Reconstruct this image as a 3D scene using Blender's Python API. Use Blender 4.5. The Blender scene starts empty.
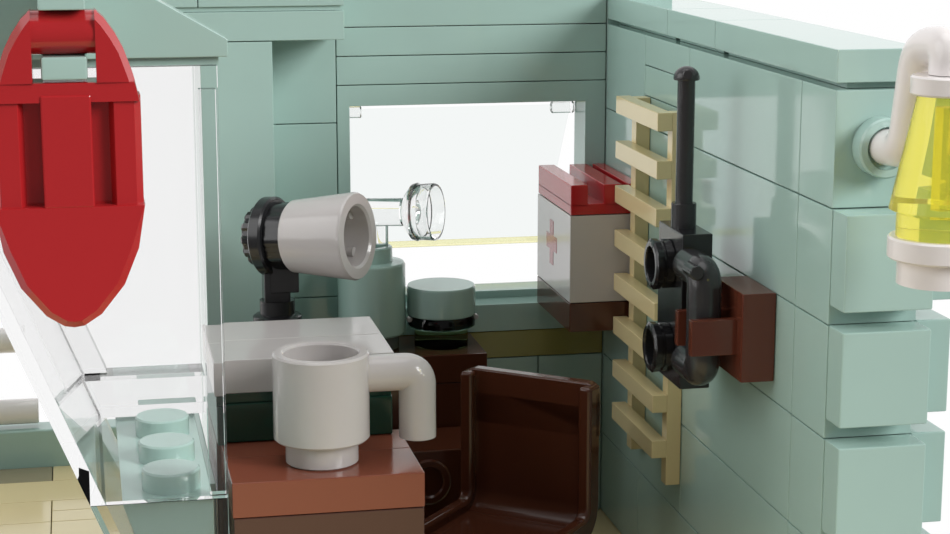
import bpy, bmesh, math
from mathutils import Vector, Matrix

S = 0.05                    # scene units per millimetre of the toy-brick model
K = 1.03541                 # height scale
P = 3.2 * K                 # one plate
C = bpy.context.scene.collection
V = Vector

# ------------------------------------------------------------------ materials
def mat(name, rgb, rough=0.14, spec=0.5, noise=0.0):
    m = bpy.data.materials.new(name); m.use_nodes = True
    nt = m.node_tree; b = nt.nodes['Principled BSDF']
    lin = [((c/255+0.055)/1.055)**2.4 if c > 10 else c/255/12.92 for c in rgb]
    b.inputs['Roughness'].default_value = rough
    b.inputs['Specular IOR Level'].default_value = spec
    tc = nt.nodes.new('ShaderNodeTexCoord'); n = nt.nodes.new('ShaderNodeTexNoise')
    n.inputs['Scale'].default_value = 3.0; n.inputs['Detail'].default_value = 2.0
    r = nt.nodes.new('ShaderNodeMixRGB')
    r.inputs[1].default_value = (*[c*0.97 for c in lin], 1); r.inputs[2].default_value = (*[min(1, c*1.03) for c in lin], 1)
    nt.links.new(tc.outputs['Object'], n.inputs['Vector'])
    nt.links.new(n.outputs['Fac'], r.inputs[0]); nt.links.new(r.outputs[0], b.inputs['Base Color'])
    return m

def glass(name, rgb, ior=1.5, rough=0.0, lin=None, tr=1.0):
    m = bpy.data.materials.new(name); m.use_nodes = True
    b = m.node_tree.nodes['Principled BSDF']
    c = lin or [((c/255+0.055)/1.055)**2.4 for c in rgb]
    b.inputs['Base Color'].default_value = (*c, 1)
    b.inputs['Transmission Weight'].default_value = tr
    b.inputs['Roughness'].default_value = rough; b.inputs['IOR'].default_value = ior
    return m

M = dict(
    sand=mat('sand_green_plastic', (168, 196, 188), 0.08),
    white=mat('shaded_white_plastic', (194, 189, 187)),  # interior white, greyed so the room's shade is in the colour
    lit_white=mat('lit_white_plastic', (236, 230, 228)),  # same white in a lit tone for lantern, pipe and rails
    red=mat('red_plastic', (176, 36, 40)),
    cross=mat('red_print', (158, 36, 46)),
    brown=mat('reddish_brown_plastic', (136, 76, 58)),
    bracket=mat('bracket_brown_plastic', (100, 52, 38)),
    umber=mat('umber_plastic', (86, 58, 50)),
    dark=mat('dark_brown_plastic', (80, 43, 29)),
    tan=mat('tan_plastic', (224, 206, 158)),
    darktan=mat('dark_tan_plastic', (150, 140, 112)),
    olive=mat('olive_plastic', (150, 142, 78)),
    black=mat('black_plastic', (34, 34, 36), 0.2),
    grey=mat('charcoal_plastic', (50, 49, 51), 0.22),
    green=mat('dark_green_plastic', (22, 60, 46)),
    footgrey=mat('grey_green_plastic', (105, 112, 110)),
    clear=glass('clear_plastic', (253, 253, 253), 1.45),
    pane=glass('window_plastic', (244, 247, 246), 1.02),
    yellow=glass('yellow_clear_plastic', None, 1.25, 0.0, (0.96, 0.90, 0.18), .78),
    lip_reflection=glass('painted_yellow_reflection', None, 1.3, 0.0, (0.92, 0.88, 0.55)),  # yellow tint paints the strip's reflection along the pane edge
    greenclear=glass('green_clear_plastic', None, 1.15, 0.0, (0.72, 0.86, 0.48)),
    darkclear=glass('smoke_clear_plastic', None, 1.4, 0.05, (0.30, 0.46, 0.38)),
)

# ------------------------------------------------------------------ builders (millimetres in, scene units out)
def bm_new(): return bmesh.new()

def box(bm, x0, x1, y0, y1, z0, z1, bev=0.14, seg=2):
    r = bmesh.ops.create_cube(bm, size=1.0)
    vs = r['verts']
    for v in vs:
        v.co = V((x0 + (v.co.x+.5)*(x1-x0), y0 + (v.co.y+.5)*(y1-y0), z0 + (v.co.z+.5)*(z1-z0)))
    if bev > 0:
        es = list({e for v in vs for e in v.link_edges})
        bmesh.ops.bevel(bm, geom=es, offset=min(bev, .45*min(x1-x0, y1-y0, z1-z0)), segments=seg, profile=.5, affect='EDGES', clamp_overlap=True)
    return bm

def prism(bm, pts, d, bev=0.14, seg=2):
    """closed polygon of 3D points extruded by vector d, edges rounded"""
    a = [bm.verts.new(V(p)) for p in pts]; b = [bm.verts.new(V(p)+V(d)) for p in pts]
    n = len(pts); fs = [bm.faces.new(a), bm.faces.new(list(reversed(b)))]
    for i in range(n):
        fs.append(bm.faces.new((a[i], b[i], b[(i+1) % n], a[(i+1) % n])))
    bmesh.ops.recalc_face_normals(bm, faces=fs)
    if bev > 0:
        es = list({e for f in fs for e in f.edges})
        es = [e for e in es if e.calc_face_angle(0) > math.radians(20)]
        bmesh.ops.bevel(bm, geom=es, offset=bev, segments=seg, profile=.5, affect='EDGES', clamp_overlap=True)
    return bm

def frame_of(axis):
    a = V(axis).normalized()
    u = a.cross(V((0, 0, 1)))
    if u.length < 1e-4: u = V((1, 0, 0))
    u.normalize(); return a, u, u.cross(a)

def lathe(bm, pos, axis, prof, n=48, k=None, closed=False, mod=None):
    """profile [(radius, height)] swept around axis; z offsets scaled by k when the axis lies flat"""
    a, u, w = frame_of(axis); pos = V(pos)
    if k is None: k = 1.0 if abs(a.z) > .9 else K
    rings = []
    for (r, t) in prof:
        if r < 1e-5:
            o = a*t; rings.append([bm.verts.new(pos+V((o.x, o.y, o.z*k)))]); continue
        ring = []
        for i in range(n):
            q = 2*math.pi*i/n; rr = r*(mod(q, r) if mod else 1)
            o = a*t + u*(rr*math.cos(q)) + w*(rr*math.sin(q))
            ring.append(bm.verts.new(pos+V((o.x, o.y, o.z*k))))
        rings.append(ring)
    prs = list(zip(rings, rings[1:])) + ([(rings[-1], rings[0])] if closed else [])
    fs = []
    for A, B in prs:
        if len(A) == 1 and len(B) == 1: continue
        for i in range(n):
            j = (i+1) % n
            if len(A) == 1: fs.append(bm.faces.new((A[0], B[i], B[j])))
            elif len(B) == 1: fs.append(bm.faces.new((A[i], B[0], A[j])))
            else: fs.append(bm.faces.new((A[i], B[i], B[j], A[j])))
    if not closed:
        if len(rings[0]) > 1: fs.append(bm.faces.new(rings[0]))
        if len(rings[-1]) > 1: fs.append(bm.faces.new(rings[-1]))
    bmesh.ops.recalc_face_normals(bm, faces=fs)
    return bm

def rod(bm, p0, p1, r, b=.15, n=32):
    d = V(p1)-V(p0); L = d.length
    return lathe(bm, p0, d, [(0, 0), (r-b, 0), (r, b), (r, L-b), (r-b, L), (0, L)], n, k=1.0)

def tube(bm, pts, r, n=24, cap=True):
    pts = [V(p) for p in pts]; rings = []; prev = None
    for i, p in enumerate(pts):
        t = (pts[min(i+1, len(pts)-1)]-pts[max(i-1, 0)]).normalized()
        if prev is None:
            _, u, w = frame_of(t)
        else:
            u = (prev - t*prev.dot(t)).normalized()
        w = t.cross(u); prev = u
        rings.append([bm.verts.new(p + u*(r*math.cos(2*math.pi*j/n)) + w*(r*math.sin(2*math.pi*j/n))) for j in range(n)])
    fs = []
    for A, B in zip(rings, rings[1:]):
        for i in range(n): fs.append(bm.faces.new((A[i], B[i], B[(i+1) % n], A[(i+1) % n])))
    if cap: fs += [bm.faces.new(rings[0]), bm.faces.new(rings[-1])]
    bmesh.ops.recalc_face_normals(bm, faces=fs)
    return bm

def smooth_path(pts, rad=2.0, seg=8):
    """round the corners of a polyline"""
    pts = [V(p) for p in pts]; out = [pts[0]]
    for a, b, c in zip(pts, pts[1:], pts[2:]):
        d0, d1 = a-b, c-b
        q = min(rad, .48*d0.length, .48*d1.length)
        s, e = b+d0.normalized()*q, b+d1.normalized()*q
        for i in range(seg+1):
            t = i/seg; out.append(s*(1-t)**2 + b*2*t*(1-t) + e*t*t)
    out.append(pts[-1]); return out

def origin_of(o):
    q = V((0, 0, 0))
    while o is not None: q += o.location; o = o.parent
    return q

def obj(name, bm, m, parent=None, base=None, sharp=35, flat=False):
    me = bpy.data.meshes.new(name)
    org = origin_of(parent) if parent else V((0, 0, 0))
    loc = V((0, 0, 0))
    if parent is None and base is not None: loc = V(base)*S
    for v in bm.verts: v.co = v.co*S - org - loc
    bmesh.ops.recalc_face_normals(bm, faces=bm.faces)
    bm.to_mesh(me); bm.free()
    for p in me.polygons: p.use_smooth = True
    me.set_sharp_from_angle(angle=math.radians(sharp))
    me.materials.append(M[m])
    o = bpy.data.objects.new(name, me); C.objects.link(o); o.location = loc
    if parent: o.parent = parent
    if flat:
        for p in me.polygons: p.use_smooth = False
    else:
        w = o.modifiers.new('normals', 'WEIGHTED_NORMAL'); w.mode = 'FACE_AREA'; w.weight = 100; w.keep_sharp = True
    return o

def tag(o, label=None, cat=None, group=None, kind=None):
    for k, v in (('label', label), ('category', cat), ('group', group), ('kind', kind)):
        if v: o[k] = v
    return o

def thing(name, label, cat, base, group=None):
    o = bpy.data.objects.new(name, None); C.objects.link(o); o.empty_display_size = .1
    o.location = V(base)*S
    return tag(o, label, cat, group)

def struct(name, bm, m, parent=None, label=None):
    o = obj(name, bm, m, parent)
    if parent is None: o['kind'] = 'structure'
    if label: o['label'] = label
    return o

G = 0.04
def brick(bm, x0, x1, y0, y1, z0, z1, b=.12):
    box(bm, x0+G, x1-G, y0+G, y1-G, z0+G, z1-G, b)

# ================================================================== SETTING
# ---- right wall: courses of bricks, X 0..8, Y -72..0
bm = bm_new()
def course(z0, z1, ys):
    for a, b in zip(ys, ys[1:]): brick(bm, 0, 8, b, a, z0*P, z1*P)
course(15, 18, [0, -16]); course(17, 18, [-16, -32]); course(16, 17, [-16, -32]); course(15, 16, [-16, -32])
course(15, 18, [-32, -64, -72])
course(12, 15, [0, -16, -64, -72])
course(9, 12, [0, -24, -64, -72])
course(6, 9, [0, -16, -64, -72])
course(3, 6, [0, -32, -64, -72])
course(0, 3, [0, -16, -64, -72])
wall_right = struct('wall_right', bm, 'sand')
wall_right['label'] = 'sand green right wall built of large glossy bricks'
# coping tiles with a groove at the foot
for a, b in ((0, -24), (-24, -40), (-40, -72)):
    bm = bm_new()
    box(bm, 0+G, 8-G, b+G, a-G, 18*P+.55, 19*P, .12)
    box(bm, 1.4, 6.6, b+1.2, a-.3, 18*P, 18*P+.6, 0)
    struct('coping_tile', bm, 'sand', wall_right)
# raised square tiles on the end of the wall
for zt in (15, 12.02, 9.02, 6.02):
    bm = bm_new(); box(bm, .08, 7.95, -75.2, -72, zt*P-8.2, zt*P, .16); struct('corner_tile', bm, 'sand', wall_right)
    bm = bm_new(); box(bm, 8, 11.2, -71.9, -64.1, zt*P-8.2, zt*P, .16); struct('corner_tile', bm, 'sand', wall_right)
bm = bm_new(); box(bm, 8, 11.2, -71.9, -64.1, 15.3*P, 17.7*P, .16); struct('corner_tile', bm, 'sand', wall_right)
# round stud the lantern pipe plugs into
bm = bm_new(); lathe(bm, (4, -72, 54.9), (0, -1, 0), [(0, 0), (2.45, 0), (2.45, 1.5), (2.3, 1.7), (1.75, 1.7), (1.7, 1.2), (0, 1.2)]); struct('wall_stud', bm, 'sand', wall_right)

# ---- back wall
bm = bm_new()
for z0, z1 in ((16, 17), (17, 18), (18, 19.2), (19.2, 20.4)):
    brick(bm, -32, 0, 0, 8, z0*P, z1*P)
brick(bm, -32, 0, 0, 8, 0, 3*P); brick(bm, -32, -8, 0, 8, 3*P, 6*P); brick(bm, -8, 0, 0, 8, 3*P, 6*P)
brick(bm, 0, 8, 0, 8, 0, 20.4*P)
# column left of the window and the one a stud nearer
brick(bm, -40, -32, 0, 8, 14.7*P, 17.78*P); brick(bm, -40, -32, 0, 8, 8.53*P, 14.7*P); brick(bm, -40, -32, 0, 8, 0, 8.53*P)
brick(bm, -48, -40, -8, 8, 0, 17.78*P); box(bm, -41, -39, .3, 7.8, .1, 17.7*P, 0)
# beam over it, running on to the left, with the grooved tiles on top
brick(bm, -64, -32, -8, 8, 17.78*P, 18.77*P)
brick(bm, -88, -64, -8, 8, 17.78*P, 18.77*P)
box(bm, -87.5, -32.4, -7.7, 8, 18.77*P, 18.77*P+.5, 0)
for a, b in ((-88, -56), (-56, -48), (-48, -32)): box(bm, a+G, b-G, -8, 8, 18.77*P+.5, 20.4*P, .12)
wall_back = struct('wall_back', bm, 'sand'); wall_back['label'] = 'sand green back wall around the window'
bm = bm_new(); brick(bm, -32, 0, 0, 8, 6*P, 7*P); struct('accent_strip', bm, 'olive', wall_back, 'olive yellow strip below the window')

# ---- window set in the back wall
bm = bm_new(); wz0, wz1 = 7*P, 16*P
box(bm, -32+G, -30.5, 0, 8, wz0, wz1-G, .1); box(bm, -2.5, -G, 0, 5.2, wz0, wz1-G, .1)
box(bm, -30.6, -2.4, 0, 8, 50.58, wz1-G, .1); box(bm, -30.6, -2.4, -.02, 8, wz0, 26.5, .1)
box(bm, -30.6, -2.4, 3.6, 8, 26.3, 27.4, .1)
win = struct('window_1', bm, 'sand', None, 'sand green window frame with the pane swung open')
th = math.radians(37); hy, hz, L = 5.2, 49.3, 23.9
def pp(x, d, off): return (x, hy+d*math.sin(th)+off*math.cos(th), hz-d*math.cos(th)+off*math.sin(th))
bm = bm_new(); prism(bm, [pp(-29.8, .3, 0), pp(-3.0, .3, 0), pp(-3.0, L, 0), pp(-29.8, L, 0)], V(pp(0, 0, .9))-V(pp(0, 0, 0)), .1)
pane = struct('window_pane', bm, 'pane', win)
bm = bm_new(); prism(bm, [pp(-29.8, L, -.15), pp(-3.0, L, -.15), pp(-3.0, L+.22, -.15), pp(-29.8, L+.22, -.15)], V(pp(0, 0, 1.1))-V(pp(0, 0, 0)), .1)
struct('pane_reflection_lip', bm, 'lip_reflection', pane)  # thin lip added to carry the painted yellow reflection
for x0, x1 in ((-30.4, -28.4), (-5.4, -2.6)):
    bm = bm_new(); rod(bm, (x0, hy, hz), (x1, hy, hz), .72, .12); struct('hinge_pin', bm, 'clear', win)

# ---- floors
bm = bm_new()
for i, x in enumerate(range(-48, 0, 8)):
    for j, y in enumerate(range(-64, 0, 16)):
        brick(bm, x, x+8, y + (8 if i % 2 else 0) - 8, y+8 + (8 if i % 2 else 0), -P, 0) if y+8+(8 if i % 2 else 0) <= 0 else brick(bm, x, x+8, y-8+(8 if i % 2 else 0), 0, -P, 0)
brick(bm, -120, 8, -150, -72.2, -2*P, -P); brick(bm, -48, 0, -72, -64, -P, 0); box(bm, -120, 8, -72.2, 28, -2*P, -P-.05, 0); box(bm, -47.9, 8, -71.9, 8, -P-.1, -.12, 0)  # front slab and underlay, unseen, added to block light from below
fl = struct('floor', bm, 'tan'); fl['label'] = 'tan tiled floor of the room, with an unseen light-blocking slab added in front'
bm = bm_new(); h = .9*P
for y0, y1 in ((-8.2, -.1), (-16.2, -8.2), (-24.3, -16.2)):
    for x0, x1 in ((-98, -82), (-82, -66.1), (-66.1, -50)):
        if y0 > -20: brick(bm, x0, x1, y0, y1, h-P, h)
brick(bm, -98, -66.1, -.1, 7.9, h-P, h); brick(bm, -66.1, -50, 3.9, 7.9, h-P, h); brick(bm, -66.1, -50, -.1, 3.9, h-P, h)
brick(bm, -98, -50, 7.9, 15.9, h-P, h); brick(bm, -66.1, -50, 15.9, 22, h-P, h)
terr = struct('terrace_floor', bm, 'tan'); terr['label'] = 'tan tiled terrace outside, left of the clear windscreen'
bm = bm_new(); brick(bm, -98, -66.1, 15.9, 22, h-P, h); struct('dark_tile', bm, 'darktan', terr, 'darker tan tile')  # laid in a darker tan than the other tiles
bm = bm_new(); box(bm, -98, -50, 22, 26, h-P, 2.35*P, .3, 3)
struct('trim_1', bm, 'sand', None, 'sand green kerb along the far side of the terrace')

# ---- low wall under the windscreen, its studs seen through the clear plastic
bm = bm_new()
brick(bm, -54.6, -51.2, -70.4, -42, 0, 5.6*P)
brick(bm, -56, -49.6, -41.8, -8.1, 0, 3*P); brick(bm, -56, -49.6, -41.8, -8.1, 3*P, 6*P)  # unseen run behind the counter, added to darken the room low down
wl = struct('wall_left', bm, 'sand'); wl['label'] = 'low sand green wall inside the foot of the clear windscreen, with an unseen run added behind'
bm = bm_new(); prism(bm, [(-55.9, -70.3, 5.6*P), (-51.6, -70.3, 5.6*P), (-51.6, -70.3, 8.3*P), (-58.9, -70.3, 8.3*P)], (0, 28, 0), .12); struct('wall_course', bm, 'sand', wl)
for y in (-66.5, -58.5, -50.5):
    bm = bm_new(); lathe(bm, (-54.8, y, 8.3*P), (0, 0, 1), [(0, 0), (2.4, 0), (2.4, 1.55), (2.25, 1.7), (0, 1.7)]); struct('wall_stud', bm, 'sand', wl)

# ---- roof slope over the windscreen
bm = bm_new()
x1 = -49.65; zb = 19.1*P
prism(bm, [(x1, -72, zb), (x1, -72, zb+1.35), (x1-13.5, -72, zb+1.35+7.9), (-80, -72, zb+9.25), (-80, -72, zb)], (0, 4, 0), .12)
box(bm, -79, x1-.7, -71.4, -68.1, zb-.62, zb+.1, 0)
struct('roof', bm, 'sand', None, 'sand green sloped roof piece above the clear windscreen')

# ================================================================== THINGS
# ---- clear windscreen (leans out to the left towards the top)
ws = thing('windscreen', 'large clear slanted windscreen panel at the left, under the sloped roof', 'windscreen', (-56, -56, 15))
def gx(z): return -60.43 - .406*(z-25.5)
zt, zb2 = 18.9*P, 27.9
t = 1.25
def trap(y0, y1, name):
    bm = bm_new()
    prism(bm, [(gx(zb2)+t, y0, zb2), (-50.5, y0, zb2), (-50.5, y0, zt), (gx(zt)+t, y0, zt)], (0, y1-y0, 0), 0)
    obj(name, bm, 'clear', ws, flat=True)
trap(-72, -72+t, 'front_panel'); trap(-41.2, -40, 'rear_panel')
bm = bm_new(); prism(bm, [(gx(zb2), -72, zb2), (gx(zb2)+t-.02, -72, zb2), (gx(zt)+t-.02, -72, zt), (gx(zt), -72, zt)], (0, 32, 0), 0); obj('sloped_panel', bm, 'clear', ws, flat=True)
bm = bm_new(); prism(bm, [(gx(28)+t+.1, -46, 27.95), (-50.6, -46, 27.95), (-50.6, -46, 31.5), (gx(31.5)+t+.1, -46, 31.5)], (0, 4.7, 0), 0); obj('refraction_bar', bm, 'clear', ws, flat=True)  # thick clear bar added for the grey frames its refraction gives
bm = bm_new(); prism(bm, [(gx(31.6)+t+.1, -43.5, 31.6), (gx(31.6)+t+2.2, -43.5, 31.6), (gx(61)+t+2.2, -43.5, 61), (gx(61)+t+.1, -43.5, 61)], (0, 2.2, 0), 0); obj('refraction_post', bm, 'clear', ws, flat=True)  # clear corner post added with the bar for more refraction
bm = bm_new(); box(bm, -51.9, -50.6, -70.7, -69.4, 27.95, 60.7, 0); obj('end_post', bm, 'clear', ws, flat=True)
bm = bm_new()
prism(bm, [(gx(15), -72, 15), (-50.5, -72, 15), (-50.5, -72, zb2-.05), (gx(zb2), -72, zb2-.05)], (0, 1.4, 0), 0); obj('lower_panel', bm, 'clear', ws, flat=True)
bm = bm_new(); prism(bm, [(gx(15), -70.55, 15), (gx(15)+t-.1, -70.55, 15), (gx(zb2)+t-.1, -70.55, zb2-.05), (gx(zb2), -70.55, zb2-.05)], (0, 30, 0), 0); obj('lower_side_panel', bm, 'clear', ws, flat=True)

# ---- red rescue float
rf = thing('rescue_float', 'red pointed rescue float hanging from a sand green clip', 'rescue float', (-61.9, -84, 45.4))
OUT = [(2.2, 67.75), (2.85, 67.2), (3.6, 66.1), (4.15, 65.0), (4.75, 63.25), (5.12, 61.7), (5.25, 57.9), (5.28, 54.0), (4.75, 50.75), (3.65, 48.1), (1.95, 46.0), (.7, 45.2), (0, 45.1)]
cx = -61.95
def shell(bm, halves, cuts, zc):
    pass
bm = bm_new(); yf, yb = -84.0, -80.6
# two shoulders, lower body: each a chamfered slab so the faces catch light like facets
def facet_slab(bm, pts, inset, y0, y1):
    """outline at y1, the same outline pulled towards its middle at the front face y0"""
    cxm = sum(p[0] for p in pts)/len(pts); czm = sum(p[1] for p in pts)/len(pts)
    n = len(pts); fr, mid, bk = [], [], []
    for i, p in enumerate(pts):
        a, b = V((*pts[i-1], 0)), V((*pts[(i+1) % n], 0)); q = V((*p, 0))
        e0, e1 = (q-a).normalized(), (b-q).normalized()
        n0, n1 = V((-e0.y, e0.x, 0)), V((-e1.y, e1.x, 0)); nn = (n0+n1).normalized()
        c = max(.5, nn.dot(n0)); k = inset(p)/c
        if nn.dot(V((cxm, czm, 0))-q) < 0: nn = -nn
        fr.append(bm.verts.new((p[0]+nn.x*k, y0, p[1]+nn.y*k)))
        mid.append(bm.verts.new((p[0], y0+min(1.3, .25+inset(p)*.8), p[1]))); bk.append(bm.verts.new((p[0], y1, p[1])))
    fs = [bm.faces.new(fr), bm.faces.new(list(reversed(bk)))]
    for A, B in ((fr, mid), (mid, bk)):
        for i in range(n):
            j = (i+1) % n; fs.append(bm.faces.new((A[i], A[j], B[j], B[i])))
    bmesh.ops.recalc_face_normals(bm, faces=fs)
half = OUT
low = [p for p in half if p[1] <= 54.0]
lower = [(cx+5.28, 54.0)] + [(cx+a, b) for a, b in low[1:]] + [(cx-a, b) for a, b in reversed(low[1:-1])] + [(cx-5.28, 54.0)]
facet_slab(bm, lower, lambda p: .05 if p[1] > 53.9 else .55, yf, yb)
# upper band just under the grip hole
up = [(cx+5.18, 61.35), (cx-5.18, 61.35), (cx-4.85, 62.8), (cx+4.85, 62.8)]
facet_slab(bm, up, lambda p: .05, yf+.12, yb)
for s in (-1, 1):
    so = [(2.2, 62.75), (4.88, 62.75), (4.75, 63.25), (4.15, 65.0), (3.6, 66.1), (2.85, 67.2), (2.2, 67.8)]
    sf = [(2.2, 62.75), (4.45, 62.75), (4.32, 63.2), (3.75, 64.85), (3.2, 65.85), (2.6, 66.75), (2.2, 67.2)]
    fr = [bm.verts.new((cx+s*x, yf+.05, z)) for x, z in sf]
    mi = [bm.verts.new((cx+s*x, yf+(1.2 if i else .05)*(1 if 0 < i < 6 else (0.05 if i == 0 else .9)), z)) for i, (x, z) in enumerate(so)]
    ba = [bm.verts.new((cx+s*x, yb, z)) for x, z in so]
    bm.faces.new(fr); bm.faces.new(ba)
    for A_, B_ in ((fr, mi), (mi, ba)):
        for i in range(7):
            q = (A_[i], A_[(i+1) % 7], B_[(i+1) % 7], B_[i])
            bm.faces.new(q)
    # outer rails beside the grooves
    xa, xb = sorted((cx+s*3.45, cx+s*5.16))
    prism(bm, [(cx+s*5.16, yb, 53.95), (cx+s*5.22, yb, 61.75), (cx+s*5.22, yf+1.2, 61.75), (cx+s*4.75, yf+.35, 61.75), (cx+s*3.3, yf+.3, 61.75), (cx+s*2.9, yf+1.5, 61.75), (cx+s*2.9, yb, 61.75)][1:], (0, 0, -7.8), .05)
# centre spine between the grooves and the backing
box(bm, cx-1.75, cx+1.75, yf, yb, 53.9, 61.9, .12)
box(bm, cx-3.2, cx+3.2, yf+1.3, yb, 53.9, 61.9, 0)
obj('float_body', bm, 'red', rf, sharp=18)
bm = bm_new(); rod(bm, (cx-2.4, -82.3, 66.2), (cx+2.4, -82.3, 66.2), 1.55, .05); box(bm, cx-2.3, cx+2.3, -82.2, -80.7, 66.6, 67.7, .1); obj('grip_bar', bm, 'red', rf)

# ---- sand green clip the float hangs on
cl = thing('wall_clip', 'sand green clip gripping the bar of the red rescue float', 'clip', (-61.9, -78, 63))
bm = bm_new(); box(bm, cx-1.65, cx+1.6, -84.2, -72.05, 67.85, 71.2, .15); obj('upper_jaw', bm, 'sand', cl)
bm = bm_new(); box(bm, cx-1.6, cx+1.6, -83.9, -72.1, 62.95, 64.6, .2); obj('lower_jaw', bm, 'sand', cl)
bm = bm_new(); box(bm, cx-1.55, cx+1.55, -80.5, -72.1, 64.5, 67.95, .1); obj('clip_back', bm, 'sand', cl)

# ---- lantern and the bent pipe it hangs from
lx, ly = 4.2, -84.0
ln = thing('lantern', 'clear yellow lantern with white cap and base, hanging at the end of the right wall', 'lantern', (lx, ly, 45.2))
bm = bm_new(); lathe(bm, (lx, ly, 60.5), (0, 0, 1), [(0, 0), (2.65, 0), (2.8, .15), (2.8, 1.35), (2.65, 1.5), (0, 1.5)]); obj('cap', bm, 'lit_white', ln)
bm = bm_new()
lathe(bm, (lx, ly, 49.52), (0, 0, 1), [(0, 0), (3.45, 0), (3.45, 1.8), (4.05, 2.1), (3.9, 2.8), (2.25, 10.95), (0, 10.95)], 40); obj('lamp_glass', bm, 'yellow', ln)
bm = bm_new(); lathe(bm, (lx, ly, 51.5), (0, 0, 1), [(0, 0), (.75, 0), (.75, 8.0), (0, 8.0)], 6); obj('glass_core', bm, 'yellow', ln)
bm = bm_new(); lathe(bm, (lx, ly, 45.75), (0, 0, 1), [(0, 0), (3.25, 0), (3.25, 2.0), (3.9, 2.0), (4.05, 2.15), (4.05, 3.6), (3.9, 3.75), (3.1, 3.75), (0, 3.75)]); obj('lantern_base', bm, 'lit_white', ln)
bp = bm_new()
path = smooth_path([(4, -73.3, 55.0), (4.0, -77.2, 55.3), (3.8, -79.6, 63.9), (lx, ly, 64.2), (lx, ly, 62.05)], 2.2, 8)
tube(bp, path, 1.5, 28)
pi = obj('bent_pipe', bp, 'lit_white', None, (4, -73.3, 55)); tag(pi, 'white bent pipe plugged into the wall stud, holding the yellow lantern', 'pipe')

# ---- tan slatted rack on the right wall
rk = thing('slatted_rack', 'tan slatted rack fixed upright on the right wall behind the black radio', 'rack', (-1, -24, 4*P))
for y0, y1 in ((-32, -30.3), (-18.6, -16.8)):
    bm = bm_new(); box(bm, -1.6, -.02, y0, y1, 4*P, 16*P, .08); obj('post', bm, 'tan', rk)
bm = bm_new(); box(bm, -3.2, -1.58, -32, -16, 15.42*P, 16*P, .1)
b0 = obj('bar', bm, 'tan', rk)
for i in range(1, 8):
    c = b0.copy(); C.objects.link(c); c.parent = rk; c.location.z = -1.5*P*i*S

# ---- first-aid box on the right wall
fa = thing('first_aid_box', 'white first aid box with a red cross, red slotted lid and brown base', 'first aid box', (-4, -8, 8*P))
bm = bm_new(); box(bm, -8.2, -.05, -15.9, .0, 9*P+.03, 12*P-.03, .1); obj('box_body', bm, 'white', fa)
bm = bm_new(); box(bm, -8.2, -.05, -15.9, .0, 8*P, 9*P-.03, .1); obj('box_base', bm, 'dark', fa, 35)
bm = bm_new()
z0, z1 = 12*P+.05, 13.02*P
box(bm, -8.15, -.1, -15.9, -.1, z0, z0+1.2, .1)
for x0, x1 in ((-8.15, -6.2), (-4.4, -2.3), (-1.6, -.1)): box(bm, x0, x1, -15.9, -.1, z0+.9, z1, .12)
obj('slotted_lid', bm, 'red', fa)
bm = bm_new()
a, w, zc, yc = 2.5, .85, 35.2, -7.2
cr = [(-w, -a), (w, -a), (w, -w), (a, -w), (a, w), (w, w), (w, a), (-w, a), (-w, w), (-a, w), (-a, -w), (-w, -w)]
prism(bm, [(-8.23, yc+y, zc+z*K) for y, z in cr], (.2, 0, 0), 0); o = obj('red_cross', bm, 'cross', fa)

# ---- brown clip bracket and the black two-way radio
bk = thing('clip_bracket', 'brown clip bracket fixed on the right wall, holding the black radio', 'bracket', (-1.6, -55.6, 9.6*P))
bm = bm_new(); box(bm, -3.2, -.02, -59.6, -51.6, 31.7, 39.95, .14); obj('bracket_plate', bm, 'bracket', bk)
for y0, y1, xt in ((-58.2, -57.25, -7.5), (-53.95, -53.0, -7.5)):
    bm = bm_new(); box(bm, xt, -3.1, y0, y1, 34.0, 37.35, .14); obj('clip_arm', bm, 'bracket', bk)

rd = thing('two_way_radio', 'black two-way radio with round dials and a tall aerial, held in the brown bracket', 'radio', (-5, -47, 29))
bm = bm_new(); box(bm, -6.25, -3.3, -51, -43.2, 29.0, 43.95, .14); obj('radio_body', bm, 'black', rd)
for z in (40.45, 32.3):
    bm = bm_new()
    rr = lambda q, r: 1 + (.035 if (r > 2.1 and math.cos(10*q) > .2) else 0)
    lathe(bm, (-6.1, -47, z), (-1, 0, 0), [(0, 0), (2.0, 0), (2.0, .2), (2.2, .25), (2.2, .95), (2.05, 1.0), (2.05, 1.2), (2.25, 1.3), (2.3, 1.9), (2.1, 2.1), (1.7, 2.1), (1.6, 1.9), (1.6, .9), (0, .9)], 60, mod=rr)
    obj('dial', bm, 'black', rd)
bm = bm_new(); lathe(bm, (-4.95, -47, 43.9), (0, 0, 1), [(0, 0), (1.2, 0), (1.2, 2.3), (1.15, 2.4), (.86, 2.4), (.84, 2.6), (.84, 14.7), (0, 14.7)], 32)
ae = obj('aerial', bm, 'grey', rd)
bm = bm_new(); lathe(bm, (-4.95, -47, 58.0), (0, 0, 1), [(0, 0), (1.2, 0), (1.25, .12)] + [(1.25*math.cos(a), .15+1.15*math.sin(a)) for a in [i*math.pi/16 for i in range(1, 8)]] + [(0, 1.3)], 32)
lathe(bm, (-5.1, -47.75, 58.55), (-.25, -1, .1), [(0, 0), (.5, 0), (.5, .6), (.4, .7), (0, .7)], 20)
obj('aerial_tip', bm, 'grey', ae)
bm = bm_new()
hx, hyy = -5.55, -55.6
tube(bm, smooth_path([(hx, -50.9, 41.1), (hx, hyy, 41.1), (hx, hyy, 31.9), (hx, -50.9, 31.9)], 1.5, 8), 1.6, 28)
obj('carry_handle', bm, 'grey', rd)
bm = bm_new(); rod(bm, (-6.7, -57.0, 41.5), (-6.7, -54.5, 41.5), .68, .08); obj('handle_pin', bm, 'grey', rd)

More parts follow.
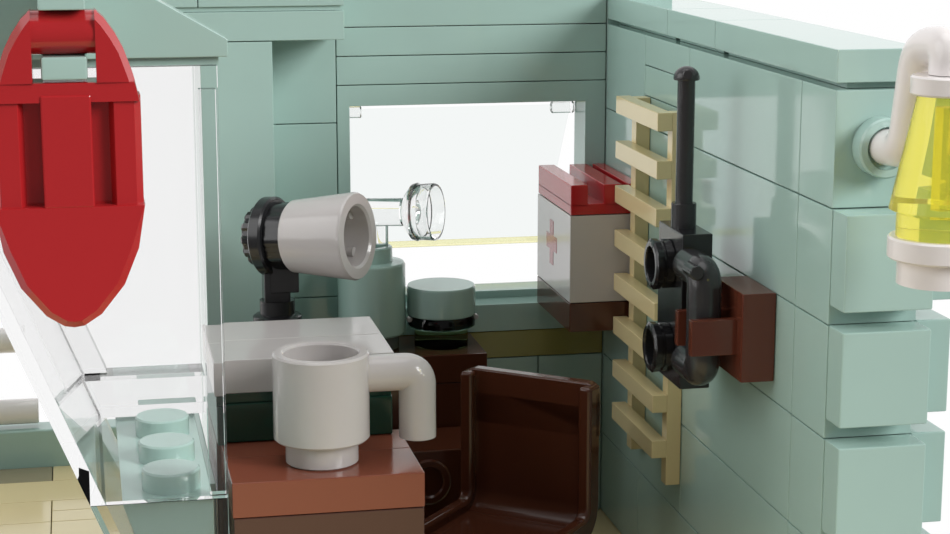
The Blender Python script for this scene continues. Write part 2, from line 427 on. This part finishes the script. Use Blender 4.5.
# ---- brown cabinet below the window
cb = thing('cabinet', 'dark brown low cabinet under the window, carrying the green bottle and jar', 'cabinet', (-26, -5, 0))
bm = bm_new(); box(bm, -33, -16.4, -10.3, -.1, 6*P, 7*P, .14); obj('cabinet_top', bm, 'dark', cb)
bm = bm_new(); box(bm, -33, -16.6, -10.2, -.1, 13.0, 6*P-.06, .12); obj('cabinet_body', bm, 'dark', cb)
bm = bm_new(); box(bm, -32.6, -17.2, -8.2, -.2, .05, 13.05, .1); obj('cabinet_plinth', bm, 'dark', cb)

# ---- drilled brown block in front of the cabinet
bm = bm_new()
hc = (-25.0, 11.4)
box(bm, -30.5, -19.4, -19.9, -11, .05, 14.9, .14)
db = thing('drilled_block', 'dark brown block with a round recess, between the bench and the chair', 'block', (-25, -16, 0))
obj('block_body', bm, 'dark', db)
bm = bm_new(); lathe(bm, (hc[0], -19.85, hc[1]), (0, -1, 0), [(1.55, 0), (2.5, 0), (2.5, .35), (2.3, .5), (1.75, .5), (1.55, .3)], 40, closed=True); obj('recess_ring', bm, 'dark', db)

# ---- sand green bottle with the clear nozzle standing in its neck
bt = thing('bottle', 'sand green round bottle on the cabinet, behind the white lamp', 'bottle', (-28.9, -5, 7*P))
bm = bm_new(); lathe(bm, (-28.9, -5, 0), (0, 0, 1), [(0, 25.0), (3.75, 25.0), (3.9, 25.2), (3.9, 33.0), (3.7, 33.3), (2.45, 33.4), (2.4, 35.0), (2.25, 35.15), (1.65, 35.15), (1.6, 33.6), (0, 33.6)], 56); obj('bottle_body', bm, 'sand', bt)
bm = bm_new(); lathe(bm, (-28.9, -5, 0), (0, 0, 1), [(0, 7*P), (2.9, 7*P), (3.1, 7*P+.15), (3.1, 25.0), (0, 25.0)], 48); obj('bottle_foot', bm, 'footgrey', bt, 35)

nz = thing('clear_nozzle', 'clear plastic nozzle with a round flared head, standing in the green bottle', 'nozzle', (-27.9, -5.4, 33.7))
ax = V((.86, -.50, .06)).normalized(); h0 = V((-25.3, -6.9, 39.25))
bm = bm_new(); rod(bm, h0-ax*5.5, h0+ax*.05, 1.6, .15); obj('nozzle_tube', bm, 'clear', nz)
bm = bm_new(); lathe(bm, h0, ax, [(0, 0.1), (1.6, 0.1), (2.3, .5), (3.1, 1.2), (3.2, 1.6), (3.05, 1.9), (3.15, 3.6), (3.05, 3.8), (2.85, 3.8), (2.8, 2.3), (1.2, 2.0), (0, 2.0)], 48); obj('nozzle_head', bm, 'clear', nz)
bm = bm_new(); rod(bm, (-27.7, -5.4, 33.65), (-27.7, -5.4, 37.7), .72, .08); obj('nozzle_stem', bm, 'clear', nz)

# ---- jar with green lid
jr = thing('jar', 'small clear green jar with a round sand green lid, beside the bottle', 'jar', (-20.9, -5, 7*P))
bm = bm_new(); lathe(bm, (-20.8, -5, 0), (0, 0, 1), [(0, 26.9), (3.9, 26.9), (4.0, 27.1), (4.0, 30.0), (3.85, 30.3), (0, 30.3)], 56); obj('jar_lid', bm, 'sand', jr)
bm = bm_new(); lathe(bm, (-20.8, -5, 0), (0, 0, 1), [(0, 25.5), (3.8, 25.5), (3.95, 25.6), (3.95, 26.3), (3.7, 26.85), (0, 26.85)], 48); obj('jar_collar', bm, 'darkclear', jr)
bm = bm_new(); lathe(bm, (-20.8, -5, 0), (0, 0, 1), [(0, 7*P), (3.0, 7*P), (3.1, 7*P+.1), (3.1, 25.5), (0, 25.5)], 48); obj('jar_glass', bm, 'greenclear', jr)
for s in (-1, 1):
    bm = bm_new(); lathe(bm, (-20.8+s*3.9, -5.8, 26.55), (0, -1, 0), [(0, 0), (.3, 0), (.3, .5), (.2, .6), (0, .6)], 16); obj('lid_lug', bm, 'white', jr)

# ---- white counter, green drawer front, brown bench
ct = thing('counter', 'white counter top on a dark green base, behind the white mug', 'counter', (-40, -33, 0))
for y0, y1 in ((-41, -32.9), (-32.9, -24.8)):
    bm = bm_new(); box(bm, -49.5, -32, y0+G/2, y1-G/2, 8.5*P, 9.5*P, .12); obj('worktop_slab', bm, 'white', ct)
bm = bm_new(); box(bm, -49.3, -32.3, -40.6, -25, 8.15*P, 8.5*P, 0); box(bm, -49.3, -32.2, -40.95, -25, 7.02*P, 8.2*P, .2); obj('drawer_front', bm, 'green', ct)
bm = bm_new(); box(bm, -49.3, -32.4, -39, -25, .05, 7*P, .12); obj('counter_base', bm, 'dark', ct)
bn = thing('bench', 'reddish brown bench block in front of the counter, carrying the mug', 'bench', (-40, -47, 0))
bm = bm_new(); box(bm, -48.9, -31.25, -53.6, -45.55, 6*P, 7*P, .12); box(bm, -48.9, -31.25, -45.5, -39.1, 6*P, 7*P, .12); obj('bench_top', bm, 'brown', bn)
bm = bm_new(); box(bm, -48.8, -31.3, -53.55, -39.1, .05, 6*P-.06, .12); obj('bench_body', bm, 'umber', bn)

# ---- white mug
mg = thing('mug', 'white mug with a bent pipe handle on the brown bench', 'mug', (-40.2, -48.2, 7*P))
bm = bm_new(); lathe(bm, (-40.05, -48.2, 0), (0, 0, 1), [(0, 7*P), (3.2, 7*P), (3.4, 7*P+.15), (3.4, 25.45), (4.3, 25.45), (4.48, 25.65), (4.48, 33.5), (4.3, 33.7), (3.65, 33.7), (3.5, 33.5), (3.5, 27.5), (0, 27.5)], 64); obj('mug_body', bm, 'white', mg)
bm = bm_new(); tube(bm, smooth_path([(-35.9, -48.2, 31.4), (-31.0, -48.2, 31.4), (-31.0, -48.2, 25.1)], 1.3, 10), 1.75, 32); obj('mug_handle', bm, 'white', mg)

# ---- swivel lamp
D = V((-41.4, -17, 38.9)); a = V((.82, -.56, .07)).normalized()
lp = thing('swivel_lamp', 'white cone lamp on a black swivel stand behind the counter', 'lamp', (-41.1, -17, 28))
gear = lambda q, r: 1 + (.07 if math.cos(12*q) > 0 else -.02)
bm = bm_new(); lathe(bm, D, a, [(0, -.75), (3.9, -.75), (4.1, -.55), (4.1, .55), (3.9, .75), (0, .75)], 56); obj('swivel_disc', bm, 'black', lp)
bm = bm_new(); lathe(bm, D, a, [(0, -2.2), (2.6, -2.2), (2.85, -1.9), (2.9, -.7), (0, -.7)], 72, mod=gear); obj('adjusting_knob', bm, 'black', lp)
bm = bm_new(); lathe(bm, D, a, [(0, .7), (3.3, .7), (3.4, .9), (3.4, 2.8), (0, 2.8)], 72, mod=lambda q, r: 1+(.03 if math.cos(10*q) > 0 else 0)); obj('lamp_collar', bm, 'black', lp)
bm = bm_new(); lathe(bm, D+a*2.7, a, [(0, 0), (3.55, 0), (3.75, .25), (4.5, 7.3), (4.35, 7.6), (3.3, 7.65), (3.05, 7.4), (2.8, 4.0), (0, 4.0)], 64)
sh = obj('lamp_shade', bm, 'white', lp)
_, u, w_ = frame_of(a)
for i in range(4):
    q = math.pi/4*(2*i+1); c = D+a*8.0+u*(2.9*math.cos(q))+w_*(2.9*math.sin(q))
    bm = bm_new(); lathe(bm, c-a*1.5, a, [(0, 0), (.55, 0), (.55, 2.2), (0, 2.2)], 12); obj('shade_rib', bm, 'white', sh)
bm = bm_new(); c = D+a*.2
box(bm, c.x-1.2, c.x+1.6, c.y-1.6, c.y+1.6, 31.9, 36.2, .2); box(bm, c.x-.6, c.x+2.5, c.y-1.8, c.y+1.2, 33.0, 36.1, .15); obj('stand_post', bm, 'black', lp)
bm = bm_new(); lathe(bm, (c.x+.3, c.y, 0), (0, 0, 1), [(0, 28.8), (2.5, 28.8), (2.65, 29.0), (2.65, 30.2), (2.4, 30.4), (1.9, 30.5), (1.9, 32.0), (0, 32.0)], 40); obj('stand_base', bm, 'black', lp)
# the plain brown pedestal the lamp stands on, hidden behind the counter
bm = bm_new(); box(bm, -43.6, -36.2, -20.5, -12.9, .05, 28.75, .1)
tag(obj('lamp_pedestal', bm, 'dark', None, (-40, -17, 0)), 'brown pedestal behind the counter under the swivel lamp', 'pedestal')

# ---- dark brown chair, turned towards the left
A = V((-9.0, -32.8, 0)); Bq = V((-20.9, -23.0, 0))
e1 = (A-Bq).normalized(); W = (A-Bq).length
e2 = V((e1.y, -e1.x, 0))            # forwards
if e2.y > 0: e2 = -e2
zt, zs = 25.3, 10.0
ch = thing('chair', 'dark brown chair with a tall rounded back near the right wall', 'chair', (A+Bq)*.5)
def loc(x, f, z): return Bq + e1*x + e2*f + V((0, 0, z))
def Lprofile(x0, x1, t_, top, D_, R=3.6, rt=0.0, n=10):
    """L-shaped strip: back then seat, rounded where they meet"""
    out = [(0, top)] + [(R-R*math.cos(i/n*math.pi/2), zs-t0+R-R*math.sin(i/n*math.pi/2)) for i in range(n+1)] + [(D_, zs-t0)]
    r = max(.6, R-t_)
    inn = [(D_, zs-t0+t_)] + [(t_+r-r*math.cos(i/n*math.pi/2), zs-t0+t_+r-r*math.sin(i/n*math.pi/2)) for i in range(n, -1, -1)] + [(t_, top)]
    return [loc(x0, f, z) for f, z in out+inn], e1*(x1-x0)
t0 = 1.5
bm = bm_new()
pts, d = Lprofile(1.0, W-1.0, t0, zt-2.5, 14.5); prism(bm, pts, d, .1)
R = 1.2
top = [(W, zt-6)] + [(W-R+R*math.cos(i/8*math.pi/2), zt-R+R*math.sin(i/8*math.pi/2)) for i in range(9)] + [(R-R*math.sin(i/8*math.pi/2), zt-R+R*math.cos(i/8*math.pi/2)) for i in range(9)] + [(0, zt-6)]
prism(bm, [loc(x, 0, z) for x, z in top], e2*t0, .25, 3)
obj('seat_shell', bm, 'dark', ch)
for x0, x1 in ((0, 1.5), (W-1.5, W)):
    bm = bm_new(); pts, d = Lprofile(x0, x1, 2.6, zt-.25, 14.5); prism(bm, pts, d, .45, 3); obj('side_rim', bm, 'dark', ch)
bm = bm_new(); prism(bm, [loc(1.5, 3.2, .05), loc(W-1.5, 3.2, .05), loc(W-1.5, 13, .05), loc(1.5, 13, .05)], (0, 0, zs-t0-.1), .1); obj('chair_base', bm, 'dark', ch)

# ---- white railing beyond the terrace
rl = thing('railing', 'white two-bar railing beyond the terrace kerb at far left', 'railing', (-74, 24, 0))
for z in (19.1, 9.75):
    bm = bm_new(); rod(bm, (-98, 24.2, z), (-69.8 if z > 15 else -67.6, 24.2, z), 1.6, .1); obj('rail', bm, 'lit_white', rl)
for x in (-97,):
    bm = bm_new(); rod(bm, (x, 24.2, 7.8), (x, 24.2, 19.0), 1.3, .1); obj('rail_post', bm, 'lit_white', rl)

# ================================================================== LIGHT, CAMERA
w = bpy.data.worlds.new('world'); bpy.context.scene.world = w; w.use_nodes = True
nt = w.node_tree; bg = nt.nodes['Background']
tc = nt.nodes.new('ShaderNodeTexCoord'); sx = nt.nodes.new('ShaderNodeSeparateXYZ'); rp = nt.nodes.new('ShaderNodeMapRange')
rp.interpolation_type = 'SMOOTHSTEP'
rp.inputs['From Min'].default_value = -.3; rp.inputs['From Max'].default_value = .75
rp.inputs['To Min'].default_value = .2; rp.inputs['To Max'].default_value = 1.0
nt.links.new(tc.outputs['Generated'], sx.inputs[0]); nt.links.new(sx.outputs['Y'], rp.inputs['Value'])
nt.links.new(rp.outputs['Result'], bg.inputs['Strength'])
bg.inputs['Color'].default_value = (1, 1, 1, 1)
def sun(name, d, e, ang, col=(1, 1, 1)):
    l = bpy.data.lights.new(name, 'SUN'); l.energy = e; l.angle = math.radians(ang); l.color = col
    o = bpy.data.objects.new(name, l); C.objects.link(o)
    o.rotation_euler = V(d).to_track_quat('-Z', 'Y').to_euler()
sun('sun', (-.8, .62, -.5), 3.0, 30)
sun('left_sun', (.9, .1, -.35), 1.25, 50)
sun('sky_sun', (.1, .05, -1), .6, 40)

cam = bpy.data.cameras.new('camera'); co = bpy.data.objects.new('camera', cam); C.objects.link(co)
cam.sensor_width = 36; cam.lens = 1972.2/950*36; cam.clip_end = 200
co.location = V((-61.0214, -224.6475, 77.5622))*S
co.rotation_euler = (math.pi/2-.199885, 0, -.198752)
sc = bpy.context.scene; sc.camera = co
sc.view_settings.view_transform = 'Standard'
sc.cycles.max_bounces = 16; sc.cycles.transmission_bounces = 16; sc.cycles.transparent_max_bounces = 16
